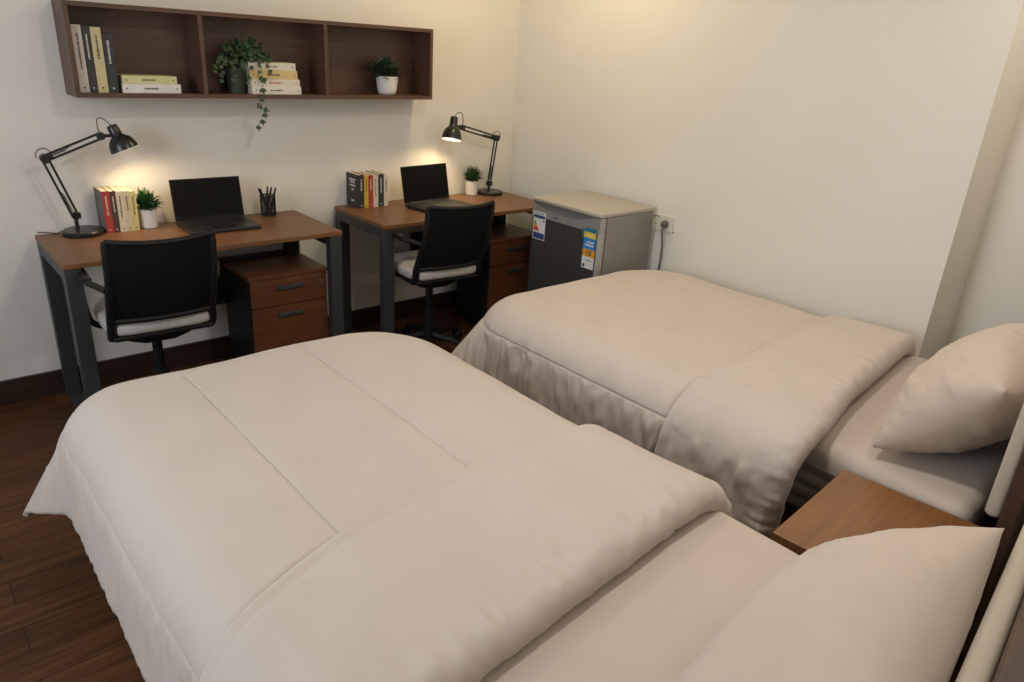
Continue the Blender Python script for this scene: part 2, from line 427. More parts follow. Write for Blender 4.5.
# ------------------------------------------------------------------ books
def marks(b, rng, length, n_seed, w, put):
    """printed title strokes: little dashes along a line"""
    rnd = random.Random(n_seed); p = rng
    while p < rng + length:
        l = rnd.uniform(.003, .007)
        put(b, p, l, w * rnd.uniform(.7, 1))
        p += l + rnd.uniform(.0015, .003)
def book(name, loc, thick, depth, height, cover, label, group, ink='ink', flat=False, rz=0, tilt=0, seed=0, spine=None, cover_mark=False):
    """upright: spine faces -y, thickness along x; flat: spine faces -y, length along x"""
    t = thing(name, loc, label, 'book', group, rz)
    cm = bookmat(name + '_cloth', cover)
    c, pg = B(), B(); ik = c
    e = .0018
    if not flat:
        T, Dp, H = thick, depth, height
        c.box(0, e, 0, Dp, 0, H, .0005).box(T - e, T, 0, Dp, 0, H, .0005).use(2).box(0, T, -.0005, e * 1.6, 0, H, .0003).use(1)
        pg.box(e, T - e, e * 1.6, Dp - .004, .003, H - .003)
        put = lambda b, p, l, w: b.box(T / 2 - w / 2, T / 2 + w / 2, -.0011, .0004, H - p - l, H - p)
        marks(ik, H * .12, H * (.36 + .16 * (seed % 3) / 2), seed, T * .24, put)
        ik.box(T / 2 - T * .10, T / 2 + T * .10, -.0011, .0004, H * .06, H * .06 + T * .18)
        if cover_mark:
            for k, (zz, ww) in enumerate(((.80, .5), (.72, .35), (.62, .45), (.50, .2), (.16, .22))):
                ik.box(-.0006, .0004, Dp * (.5 - ww / 2), Dp * (.5 + ww / 2), H * zz, H * zz + H * .045)
    else:
        T, Dp, Ln = thick, depth, height
        c.box(0, Ln, 0, Dp, 0, e, .0005).box(0, Ln, 0, Dp, T - e, T, .0005).use(2).box(0, Ln, -.0005, e * 1.6, 0, T, .0003).use(1)
        pg.box(.003, Ln - .003, e * 1.6, Dp - .004, e, T - e)
        put = lambda b, p, l, w: b.box(p, p + l, -.0011, .0004, T / 2 - w / 2, T / 2 + w / 2)
        marks(ik, Ln * .36, Ln * .24, seed, T * .22, put)
        ik.box(Ln * .06, Ln * .06 + T * .18, -.0011, .0004, T * .42, T * .58)
        ik.box(Ln * .92, Ln * .92 + T * .15, -.0011, .0004, T * .42, T * .58)
    c.out('cover', [cm, M[ink], bookmat(name + '_spine', spine) if spine else cm], t); pg.out('page_block', 'paper', t)
    if tilt: t.rotation_euler = (0, tilt, rz)
    return t
g = 'upright books in the left shelf compartment'
x = .290
for nm, th, h, col, ik, lb in (
    ('a', .034, .251, (.60, .56, .52), 'ink', 'tall off white book upright at far left inside the shelf'),
    ('b', .026, .248, (.035, .033, .035), 'inkw', 'slim black upright book between white and tan books in shelf'),
    ('c', .038, .246, (.55, .46, .25), 'ink', 'tan upright book with dark title in the shelf'),
    ('d', .036, .226, (.030, .034, .036), 'inkw', 'shorter charcoal upright book, rightmost of the shelf row')):
    book('hardback_book', (x, -.105, SZ), th, .13, h, col, lb, g, ik, seed=len(lb)); x += th + .0025
g = 'flat stacked books in the left shelf compartment'
book('hardback_book', (.444, -.112, SZ), .036, .135, .232, (.70, .66, .63), 'white book lying flat, bottom of the two book stack', g, 'ink', flat=True, seed=4)
book('hardback_book', (.447, -.110, SZ + .0362), .032, .13, .216, (.60, .56, .28), 'pale yellow book lying flat on white book in shelf', g, 'ink', flat=True, seed=8)
g = 'flat stacked books in the middle shelf compartment'
z = SZ
for x0, ln, th, col, ik, lb in (
    (.992, .240, .034, (.72, .68, .60), 'ink', 'white book lying flat, lowest of four beneath the trailing ivy'),
    (.989, .237, .032, (.70, .64, .55), 'inkr', 'off white book with red print, second from bottom of four'),
    (.985, .231, .038, (.62, .48, .22), 'ink', 'mustard yellow book lying flat, third up in stack of four'),
    (.980, .228, .034, (.68, .63, .52), 'ink', 'cream book on top of the four book stack under ivy')):
    book('hardback_book', (x0, -.112, z), th, .135, ln, col, lb, g, ik, flat=True, seed=int(x0 * 1000)); z += th + .0002
g = 'books standing on the left desk'
x = .308
for th, h, col, ik, lb, cmk in (
    (.029, .180, (.13, .115, .105), 'inkw', 'red spined book with grey cover at left end, left desk', (.40, .045, .032)),
    (.025, .178, (.085, .040, .032), 'inkw', 'dark brown book between red and cream books, left desk', None),
    (.028, .177, (.66, .58, .42), 'ink', 'cream book right next to the dark brown one, left desk', None),
    (.025, .176, (.62, .53, .33), 'ink', 'pale buff book in the middle of cream ones, left desk', None),
    (.025, .174, (.64, .54, .22), 'ink', 'pale yellow book nearest the succulent pot, left desk', None)):
    book('hardback_book', (x, -.098, DZ), th, .128, h, col, lb, g, ik, seed=int(x * 999), spine=cmk); x += th + .0002
g = 'books standing on the right desk'
x = 1.532
for th, h, col, ik, lb, cmk in (
    (.032, .176, (.030, .028, .028), 'inkw', 'black book with printed cover at left end, right desk', True),
    (.026, .172, (.58, .36, .05), 'ink', 'golden yellow book beside the black one, right desk', False),
    (.028, .171, (.36, .045, .020), 'inkw', 'dark red book in the middle of row, right desk', False),
    (.030, .170, (.64, .56, .46), 'ink', 'cream book between red and dark green books, right desk', False),
    (.034, .174, (.030, .042, .038), 'inkw', 'blackish green book second from right end, right desk', False),
    (.026, .160, (.66, .59, .46), 'ink', 'ivory book at right end of row near right laptop', False)):
    book('hardback_book', (x, -.112, DZ), th, .130, h, col, lb, g, ik, seed=int(x * 999), cover_mark=cmk); x += th + .0012

# ------------------------------------------------------------------ laptops
def make_laptop(loc, label, rz):
    t = thing('laptop', loc, label, 'laptop', 'open laptops on the desks', rz)
    W, Dp = .318, .212     # origin: hinge centre on the desk, front = -y
    B().box(-W / 2, W / 2, -Dp, .004, .002, .017, .004).out('base', 'deck', t)
    k = B()
    for r in range(6):
        n = 14
        for c in range(n):
            if r == 0 and 3 < c < 10: continue
            x0 = -.135 + c * .270 / n
            k.box(x0 + .001, x0 + .270 / n - .001, -.125 + r * .0165, -.125 + r * .0165 + .0145, .017, .0182)
        if r == 0: k.box(-.135 + 4 * .270 / n, -.135 + 10 * .270 / n, -.125, -.1105, .017, .0182)
    k.out('keyboard', 'keys', t)
    B().box(-.052, .052, -.200, -.140, .0168, .0174, .0003).out('trackpad', 'lid', t)
    mt = Matrix.Translation((0, .002, .016)) @ Matrix.Rotation(R(-11), 4, 'X')
    B().tube([(-.13, .002, .016), (.13, .002, .016)], .006, 10).out('hinge', 'lid', t, True)
    lid = B().box(-W / 2, W / 2, 0, .007, .002, .190, .003, mtx=mt).out('lid', 'lid', t)
    B().box(-W / 2 + .008, W / 2 - .008, -.0007, .0005, .018, .183, mtx=mt).out('screen', 'screen', lid)
    B().box(-.008, .008, -.0008, .0005, .008, .012, mtx=mt).out('badge', 'deck', lid)
    return t
lap = make_laptop((.757, -.092, DZ), 'open black laptop on the left desk beside the succulent pot', R(-1.5))
lap2 = dup(lap, (1.936, -.180, DZ), R(7), 'open black laptop on the right desk, angled, beside the row of books')
lap2.scale = (1.06, 1.06, 1.06)

# ------------------------------------------------------------------ desk lamps
def make_lamp(base, post, elbow, wrist, cap, rimc, label, cord):
    t = thing('desk_lamp', base, label, 'lamp', 'black articulated desk lamps')
    o = Vector(base)
    L = lambda p: Vector(p) - o
    post, elbow, wrist, cap, rimc = map(L, (post, elbow, wrist, cap, rimc))
    B().lathe([(0, 0), (.078, 0), (.080, .004), (.080, .016), (.075, .021), (.02, .023), (0, .023)], 40).out('base', 'blackmetal', t, True)
    pb = Vector((post.x, post.y, .02))
    B().tube([pb, post], .008, 12).tube([post - Vector((0, .012, 0)), post + Vector((0, .012, 0))], .016, 16).box(post.x - .012, post.x + .02, post.y - .01, post.y + .01, post.z - .012, post.z + .012, .002).out('post', 'blackmetal', t, True)
    def arm(name, a, b, sp):
        d = (b - a).normalized(); s_ = Vector((0, 1, 0)); n = d.cross(s_).normalized()
        p = B()
        for k in (-1, 1):
            p.tube([a + n * sp * k, b + n * sp * k], .0048, 8)
        # spring + stretcher plates
        q0, q1 = lerp(a, b, .08), lerp(a, b, .36)
        turns, pts = 14, []
        for i in range(turns * 8 + 1):
            u = i / (turns * 8)
            pts.append(lerp(q0, q1, u) + .0045 * (math.cos(u * turns * 2 * PI) * n + math.sin(u * turns * 2 * PI) * s_) + n * sp * .2)
        ar = p.out(name, 'blackmetal', t, True)
        B().tube(pts, .0014, 5).tube([q1 + n * sp * .2, lerp(a, b, .5) + n * sp], .002, 6).out('spring', 'blackmetal', ar, True)
        return ar
    arm('lower_arm', post, elbow, .011)
    arm('upper_arm', elbow, wrist, .011)
    j = B()
    j.tube([elbow - Vector((0, .014, 0)), elbow + Vector((0, .014, 0))], .019, 16)
    dd = (wrist - elbow).normalized()
    j.tube([elbow - dd * .012, elbow + dd * .03], .012, 10)
    sx = 1 if wrist.x > elbow.x else -1
    j.tube(arc(elbow + Vector((-sx * .002, 0, .012)), .028, R(0), R(200), 14, (sx, 0, 0), (0, 0, 1)), .0022, 6)
    j.out('elbow_joint', 'blackmetal', t, True)
    ax = (rimc - cap).normalized()
    w = B()
    w.tube([wrist - Vector((0, .013, 0)), wrist + Vector((0, .013, 0))], .016, 16)
    neck = cap + ax * .045
    w.tube([wrist, neck], .007, 8)
    w.out('head_joint', 'blackmetal', t, True)
    # shade
    Ls = (rimc - cap).length
    z = ax; xx = Vector((0, 1, 0)).cross(z).normalized(); yy = z.cross(xx)
    mt = Matrix((xx, yy, z)).transposed().to_4x4(); mt.translation = cap
    pr = [(0, 0), (.018, .001), (.021, .006), (.0225, .02), (.0235, Ls * .42), (.030, Ls * .47), (.044, Ls * .58), (.052, Ls * .72), (.0565, Ls * .88), (.0580, Ls)]
    inn = [(.0565, Ls), (.055, Ls * .88), (.050, Ls * .72), (.042, Ls * .58), (.028, Ls * .48), (.0, Ls * .46)]
    sh = B().lathe(pr + [(.0565, Ls)], 36, mt).out('lamp_shade', 'blackmetal', t, True, 50)
    B().lathe(inn, 36, mt).lathe([(.0555, Ls - .001), (.0590, Ls - .001), (.0590, Ls + .0015), (.0555, Ls + .0015), (.0555, Ls - .001)], 36, mt).out('shade_lining', 'refl', sh, True, 50)
    B().lathe([(0, Ls * .46), (.013, Ls * .5), (.014, Ls * .56), (.024, Ls * .74), (.026, Ls * .84), (.020, Ls * .94), (0, Ls * .985)], 20, mt).out('bulb', 'bulb', sh, True)
    # looped cable at the head, and cord at the foot
    mid = (wrist + cap) / 2 + Vector((0, 0, .045)); 
    def bez(p0, p1, p2, p3, n=16):
        return [(1 - u) ** 3 * p0 + 3 * u * (1 - u) ** 2 * p1 + 3 * u * u * (1 - u) * p2 + u ** 3 * p3 for u in [i / n for i in range(n + 1)]]
    c = B()
    cc = B()
    c.tube(bez(wrist, wrist + Vector((-sx * .02, 0, .075)), cap + Vector((-sx * .045, 0, .055)), cap + ax * .004), .0022, 6)
    c.out('head_cable', 'blackmetal', t, True)
    cc.tube([Vector(p) - o for p in cord], .0022, 6).out('power_cord', 'blackmetal', t, True)
    # the light itself
    ld = bpy.data.lights.new('lamp_light', 'SPOT'); ld.energy = LAMP_W; ld.color = (1, .74, .42)
    ld.spot_size = R(150); ld.spot_blend = .6; ld.shadow_soft_size = .02
    lo = bpy.data.objects.new('lamp_light', ld); COL.objects.link(lo); lo.parent = sh
    lo.matrix_local = Matrix.Translation(cap + ax * (Ls * 1.02)) @ (-z).to_track_quat('Z', 'Y').to_matrix().to_4x4()
    return t
LAMP_W = 4.5
make_lamp((.225, -.070, DZ), (.204, -.07, .832), (.130, -.075, 1.073), (.342, -.085, 1.157), (.387, -.085, 1.200), (.423, -.105, 1.100),
          'black jointed desk lamp at the left end of left desk, leaning over books',
          [(.150, -.05, .768), (.135, -.02, .752), (.11, .0, .753), (.07, .03, .753)])
make_lamp((2.470, -.078, DZ), (2.462, -.078, .815), (2.495, -.085, 1.087), (2.232, -.085, 1.154), (2.172, -.088, 1.216), (2.143, -.105, 1.092),
          'black jointed desk lamp at right end of right desk, head over laptop',
          [(2.50, -.03, .765), (2.52, -.01, .753), (2.56, .0, .753), (2.58, .02, .753)])

# ------------------------------------------------------------------ plants
def leaf_quad(b, base, d, up, ln, wd, fold=.25):
    d = d.normalized(); s_ = d.cross(up)
    if s_.length < 1e-4: s_ = Vector((1, 0, 0))
    s_.normalize(); n = s_.cross(d)
    p0 = b.bm.verts.new(base); tip = b.bm.verts.new(base + d * ln - n * ln * .12)
    m1 = base + d * ln * .5 + n * ln * .04
    mid = b.bm.verts.new(m1 - n * wd * fold)
    l = b.bm.verts.new(m1 + s_ * wd / 2); r = b.bm.verts.new(m1 - s_ * wd / 2)
    for f in ((p0, l, mid), (p0, mid, r), (mid, l, tip), (mid, tip, r)):
        b.bm.faces.new(f)
def spiky_pot(loc, label, seed):
    t = thing('potted_plant', loc, label, 'plant', 'small spiky plants in white pots')
    B().lathe([(0, 0), (.033, 0), (.036, .003), (.0405, .082), (.041, .085), (.0385, .085), (.037, .070), (0, .070)], 32).out('pot', 'white', t, True, 40)
    B().lathe([(0, .076), (.037, .072)], 24).out('soil', 'soil', t, True)
    b = B(); rnd = random.Random(seed)
    for i in range(230):
        az = rnd.uniform(0, 2 * PI); el = R(rnd.uniform(5, 88)); 
        d = Vector((math.cos(az) * math.cos(el), math.sin(az) * math.cos(el), math.sin(el)))
        ln = rnd.uniform(.045, .068) * (1.0 + .12 * math.sin(el)); st0 = Vector((rnd.uniform(-.022, .022), rnd.uniform(-.022, .022), .080 + rnd.uniform(0, .035)))
        leaf_quad(b, st0, d, Vector((0, 0, 1)), ln, .013)
    b.out('foliage', 'leaf', t)
spiky_pot((.490, -.060, DZ), 'small spiky green plant in white pot beside the left laptop', 1)
spiky_pot((2.352, -.045, DZ), 'small spiky green plant in white pot beside the right lamp base', 2)

def shelf_plant():
    t = thing('potted_plant', (1.742, -.062, SZ), 'bushy dark plant in tapered white pot, right shelf compartment', 'plant')
    B().lathe([(0, 0), (.036, 0), (.044, .006), (.050, .022), (.0585, .088), (.059, .092), (.056, .092), (.054, .080), (0, .080)], 36).out('pot', 'white', t, True, 40)
    B().lathe([(0, .085), (.056, .082)], 24).out('soil', 'soil', t, True)
    b = B(); rnd = random.Random(5)
    for i in range(480):
        az = rnd.uniform(0, 2 * PI); el = R(rnd.uniform(-10, 85))
        d = Vector((math.cos(az) * math.cos(el), math.sin(az) * math.cos(el) * .8, math.sin(el)))
        p = Vector((-.012, 0, .092)) + Vector((d.x * 1.3, d.y * .8, d.z * .95)) * rnd.uniform(.02, .085); p.z = max(p.z, .088)
        leaf_quad(b, p, (d + Vector((rnd.uniform(-.6, .6), rnd.uniform(-.6, .6), rnd.uniform(-.3, .3)))), Vector((0, 0, 1)), rnd.uniform(.016, .028), .016)
    b.out('foliage', 'leafd', t)
shelf_plant()

def ivy():
    o = Vector((.945, -.045, SZ))
    t = thing('trailing_ivy', o, 'trailing ivy in dark pot spilling over books in middle shelf compartment', 'plant')
    B().lathe([(0, 0), (.036, 0), (.044, .09), (.045, .11), (.042, .11), (.040, .10), (0, .10)], 28).out('pot', 'greypot', t, True, 40)
    b = B(); rnd = random.Random(11); s_ = B()
    def ivyleaf(p, d, sz):
        d = d.normalized(); up = Vector((rnd.uniform(-.3, .3), -1, .4)).normalized()
        s2 = d.cross(up).normalized(); n = s2.cross(d)
        pts = [(0, 0), (.42, .18), (.50, .52), (.18, .58), (0, 1.0), (-.18, .58), (-.50, .52), (-.42, .18)]
        c = b.bm.verts.new(p + d * sz * .45 + n * sz * .10)
        vs = [b.bm.verts.new(p + s2 * q[0] * sz + d * q[1] * sz) for q in pts]
        for i in range(len(vs)): b.bm.faces.new((c, vs[i], vs[(i + 1) % len(vs)]))
    for i in range(300):
        az = rnd.uniform(0, 2 * PI); el = R(rnd.uniform(-25, 80))
        rx = rnd.uniform(.35, 1.0)
        p = Vector((.040 + .140 * rx * math.cos(az) * math.cos(el), -.02 + .06 * rx * math.sin(az) * math.cos(el), .152 + .092 * rx * math.sin(el)))
        p.z = max(p.z, .10 if abs(p.x) < .05 else .06)
        if p.x > .04: p.z = max(p.z, .155)
        ivyleaf(p, Vector((rnd.uniform(-.7, .7), -.5, rnd.uniform(-1, .35))), rnd.uniform(.016, .027))
    def vine(pts, n, sz):
        P = [Vector(p) for p in pts]; f = []
        for i in range(len(P) - 1):
            for k in range(6): f.append(lerp(P[i], P[i + 1], k / 6))
        f.append(P[-1])
        s_.tube(f, .0012, 5)
        for k in range(n):
            q = f[int((k + .7) / n * (len(f) - 1))]
            ivyleaf(q, Vector((rnd.uniform(-1, 1), -.3, rnd.uniform(-1, -.1))), sz * rnd.uniform(.8, 1.15))
    vine([(.04, -.06, .15), (.075, -.085, .155), (.086, -.092, .12), (.088, -.095, .05), (.066, -.102, -.01), (.070, -.105, -.05), (.085, -.10, -.075), (.072, -.095, -.11), (.042, -.09, -.150)], 11, .030)
    vine([(.07, -.06, .17), (.115, -.085, .165), (.125, -.086, .12), (.12, -.088, .085)], 6, .022)
    vine([(.05, -.06, .16), (.075, -.085, .155), (.070, -.09, .10), (.072, -.092, .06)], 4, .022)
    vine([(-.05, -.05, .16), (-.085, -.07, .12), (-.09, -.075, .05)], 7, .026)
    vine([(-.03, -.06, .15), (-.045, -.085, .11), (-.04, -.088, .03)], 7, .026)
    vine([(.01, -.07, .15), (.012, -.09, .10), (.02, -.09, .05)], 6, .024)
    vine([(-.06, -.04, .17), (-.10, -.06, .15), (-.115, -.07, .09)], 6, .024)
    b.out('foliage', 'ivy', t); s_.out('vine', 'stem', t, True)
ivy()

# ------------------------------------------------------------------ pencil cup with pencils
def pencil_cup():
    o = (1.050, -.062, DZ)
    t = thing('pencil_cup', o, 'black mesh pencil cup on left desk, right of the laptop', 'cup')
    b = B(); r0, h, n = .036, .10, 28
    b.tube([(r0 * math.cos(a), r0 * math.sin(a), h) for a in [2 * PI * k / 28 for k in range(29)]], .0022, 6)
    b.tube([(r0 * .96 * math.cos(a), r0 * .96 * math.sin(a), .003) for a in [2 * PI * k / 28 for k in range(29)]], .0026, 6)
    b.lathe([(0, .001), (r0 * .96, .001), (r0 * .96, .004), (0, .004)], 24)
    b.out('rim', 'black', t, True)
    m = B()
    for k in range(n):
        for s_ in (-1, 1):
            pts = []
            for i in range(6):
                a = 2 * PI * k / n + s_ * i * .22; rr = lerp(r0 * .96, r0, i / 5)
                pts.append((rr * math.cos(a), rr * math.sin(a), lerp(.003, h, i / 5)))
            m.tube(pts, .0017, 4, cap=False)
    m.out('mesh_wall', 'black', t)
    for k, (bx, by, tx, ty, hh) in enumerate(((.012, .0, -.045, .005, .142), (.006, .012, -.030, .014, .136), (-.010, .004, .008, .010, .146), (-.014, -.008, .022, -.004, .144), (.0, -.014, .042, -.008, .140))):
        a = Vector((o[0] + bx, o[1] + by, o[2] + .006)); c = Vector((o[0] + tx, o[1] + ty, o[2] + hh))
        lb = ('dark pencil leaning left-most in the mesh cup', 'dark pencil leaning left, just inside the outermost one in cup', 'dark pencil standing nearly upright in mesh cup', 'dark pencil leaning slightly right in the mesh cup', 'dark pencil leaning right-most in the mesh cup')[k]
        p = thing('pencil', a, lb, 'pencil', 'pencils in the mesh cup')
        d = (c - a)
        B().tube([Vector((0, 0, 0)), d * .93], .0046, 6).out('shaft', 'black', p)
        B().tube([d * .93, d * .985, d], [.0046, .0016, .0008], 6).out('tip', 'cord', p)
pencil_cup()
# small white adapter on the right desk
t = thing('power_adapter', (2.545, -.060, DZ), 'small white power adapter beside the right lamp base', 'adapter', rz=R(20))
B().box(-.022, .022, -.012, .012, 0, .012, .003).out('case', 'whitep', t)
B().tube([(.02, 0, .006), (.035, .01, .004), (.04, .04, .003)], .002, 6).out('lead', 'whitep', t, True)

# ------------------------------------------------------------------ fridge (door faces -x)
def fridge():
    x0, x1, y0, y1, H = 2.275, 2.70, -1.178, -.679, .859
    o = Vector((x0, y0, 0))
    t = thing('mini_fridge', o, 'grey mini fridge with stickers in front of right desk, by the wall', 'fridge')
    Dp = x1 - x0; W = y1 - y0
    B().box(.058, Dp, 0, W, .02, H - .022, .004).out('cabinet', 'fside', t, True, 30)
    B().box(.004, Dp + .0, -.003, W + .003, H - .022, H, .007, 3).out('top_cover', 'ftop', t, True, 30)
    B().box(.050, .058, .006, W - .006, .03, H - .026).out('gasket', 'gasket', t)
    dz = H - .024
    # door: slab with silver edge, dark panel in front, silver band with scooped grip on top
    door = B().box(.008, .050, 0, W, .03, dz - .075, .003).box(.024, .050, 0, W, dz - .075, dz, .002).out('door', 'fband', t, True, 30)
    B().box(.003, .0085, .014, W - .004, .032, dz - .076, .002).out('door_panel', 'fdoor', door)
    n = 18
    top = []
    for k in range(n + 1):
        u = k / n; y = lerp(W - .008, .045, u)
        top.append((y, dz - .003 - .040 * math.sin(u * PI) ** .8))
    poly = [(W, dz - .076), (W, dz - .001)] + top + [(.040, dz - .001), (0, dz - .001), (0, dz - .076)]
    B().prism(poly, 'x', .003, .024).out('handle_band', 'fband', door)
    B().box(.022, .0245, .045, W - .01, dz - .045, dz - .001).out('grip_recess', 'grip', door)
    B().box(.0022, .0035, W * .60, W * .60 + .03, dz - .062, dz - .057).out('badge', 'gasket', door)
    # stickers (y runs right to left seen from the door side)
    yy = lambda w: w - y0
    s = B().box(.0022, .003, yy(-.789), yy(-.694), .635, .786).out('energy_label', 's_white', door)
    a, b = yy(-.785), yy(-.698)
    B().box(.0016, .0023, a, b, .752, .768).out('label_band', 's_navy', s)
    B().box(.0016, .0023, a, b, .639, .672).out('label_band', 's_navy', s)
    c = B()
    for k in range(4): c.box(.0016, .0023, a + .012 + k * .018, a + .024 + k * .018, .774, .780)
    c.box(.0016, .0023, a + .004, a + .014, .735, .744)
    c.out('label_print', 's_navy', s)
    tri = [(b - .002, .682), (b - .002, .735), (b - .012, .735), (b - .045, .682)]
    lv = [(.682, .700, 's_red'), (.700, .716, 's_orange'), (.716, .735, 's_green')]
    for z0_, z1_, mm in lv:
        w0_ = lerp(.045, .010, (z0_ - .682) / .053); w1_ = lerp(.045, .010, (z1_ - .682) / .053)
        B().prism([(b - .002, z0_), (b - .002, z1_), (b - .002 - w1_, z1_), (b - .002 - w0_, z0_)], 'x', .0016, .0023).out('rating_bar', mm, s)
    ya, yb = yy(-1.160), yy(-1.078)
    s2 = B().box(.0022, .003, ya, yb, .566, .628).out('price_sticker', 's_white', door)
    B().box(.0022, .003, ya, yb, .628, .668).out('number_band', 's_orange', s2)
    B().box(.0022, .003, ya, yb, .668, .726).out('blue_band', 's_blue', s2)
    B().box(.0022, .003, ya, yb, .726, .756).out('yellow_band', 's_yellow', s2)
    B().box(.0022, .003, ya, yb - .006, .756, .776).box(.0022, .003, yb, yb + .014, .722, .770).out('teal_band', 's_teal', s2)
    ik = B()
    for zz, n_ in ((.700, 4), (.684, 5)):
        for k in range(n_): ik.box(.0016, .0023, ya + .012 + k * .012, ya + .021 + k * .012, zz, zz + .010)
    for k in range(3): ik.box(.0016, .0023, ya + .015 + k * .016, ya + .026 + k * .016, .737, .742)
    ik.out('white_lettering', 's_white', s2)
    ik = B().box(.0016, .0023, yb - .022, yb - .008, .572, .588)
    for k in range(4): ik.box(.0016, .0023, ya + .012 + k * .012, ya + .020 + k * .012, .608, .613)
    ik.out('small_print', 's_navy', s2)
    # "10" lettering
    cu = bpy.data.curves.new('ten', 'FONT'); cu.body = '10'; cu.size = .040; cu.align_x = 'CENTER'; cu.align_y = 'CENTER'; cu.extrude = .0003; cu.offset = .0006
    tmp = bpy.data.objects.new('tmp', cu); COL.objects.link(tmp)
    me = bpy.data.meshes.new_from_object(tmp.evaluated_get(bpy.context.evaluated_depsgraph_get()))
    bpy.data.objects.remove(tmp); bpy.data.curves.remove(cu)
    me.transform(Matrix.Translation((.0018, (ya + yb) / 2, .648)) @ Matrix(((0, 0, -1, 0), (-1, 0, 0, 0), (0, 1, 0, 0), (0, 0, 0, 1))))
    me.materials.clear(); me.materials.append(M['ink'])
    ob = bpy.data.objects.new('number_print', me); COL.objects.link(ob); ob.parent = s2
    for yv in (.05, W - .05):
        for xv in (.09, Dp - .05):
            B().lathe([(0, 0), (.018, 0), (.018, .012), (.012, .021), (0, .021)], 14, Matrix.Translation((xv, yv, 0))).out('foot', 'black', t, True)
fridge()

# wall socket and plug
t = thing('wall_socket', (WX, -1.228, .778), 'white wall socket plate on the right wall beside fridge', 'socket')
B().box(-.009, 0, -.060, .060, -.045, .045, .004).out('plate', 'socket', t)
B().box(-.0102, -.009, .012, .044, -.020, .020, .001).out('switch', 'socket', t)
t = thing('power_plug', (WX - .0095, -1.243, .778), 'grey plug and hanging cord in the socket beside fridge', 'plug')
B().lathe([(0, 0), (.020, 0), (.021, .006), (.019, .020), (.012, .030), (0, .032)], 20, Matrix.Rotation(R(-90), 4, 'Y')).out('plug_body', 'cord', t, True)
c = B().tube([(-.022, 0, -.004), (-.026, -.001, -.03), (-.020, -.004, -.07), (-.012, -.006, -.12), (-.008, -.004, -.19), (-.006, .002, -.27), (-.006, .0, -.40), (-.006, .0, -.60), (-.008, .01, -.76)], .0052, 8)
c.out('cable', 'cord', t, True)
tt = props(B().tube(arc((WX - .008, -1.178, .790), .022, R(-100), R(150), 14, (0, -1, 0), (0, 0, 1)), .0025, 6).tube([(WX - .004, -1.18, .755), (WX - .004, -1.23, .748), (WX - .004, -1.30, .742)], .0022, 6).out('cable_loop', 'cord', None, True), 'thin loose cable loop on wall between fridge and socket', 'cable')

# ------------------------------------------------------------------ beds
MZ = .53
def make_bed(x0, x1, yf, yh, label, side):
    cx = (x0 + x1) / 2
    t = thing('bed_frame', (cx, (yf + yh) / 2, 0), label, 'bed', 'wooden single bed frames')
    hw = (x1 - x0) / 2 - .015; hl = (yf - yh) / 2 - .01
    for s_ in (-1, 1):
        B().box(s_ * hw - .02, s_ * hw + .02, -hl, hl, .16, .27, .004).out('side_rail', 'bedwood', t)
    B().box(-hw + .02, hw - .02, hl - .04, hl, .16, .27, .004).out('foot_rail', 'bedwood', t)
    B().box(-hw + .02, hw - .02, -hl, -hl + .04, .16, .27, .004).out('head_rail', 'bedwood', t)
    b = B()
    for k in range(11):
        yy = lerp(-hl + .1, hl - .1, k / 10); b.box(-hw + .02, hw - .02, yy - .035, yy + .035, .235, .252)
    b.out('slat_base', 'bedwood', t)
    for sx in (-1, 1):
        for yy in (-hl + .07, hl - .16):
            B().box(sx * (hw - .03) - .03, sx * (hw - .03) + .03, yy - .03, yy + .03, 0, .16, .004).out('leg', 'bedwood', t)
    return t
def headboard(cx, hw, y, rz, zt, parent_bed):
    """upholstered pad on a timber panel, child of the bed"""
    loc = parent_bed.location
    m = Matrix.Translation((cx - loc.x, y - loc.y, 0)) @ Matrix.Rotation(rz, 4, 'Z')
    h = B().box(-hw, hw, -.075, -.038, .10, zt + .02, .004, mtx=m).out('headboard', 'bedwood', parent_bed)
    B().box(-hw + .004, hw - .004, -.038, 0, MZ + .005, zt, .015, 4, mtx=m).out('headboard_pad', 'pad', h, True, 60)
    return h

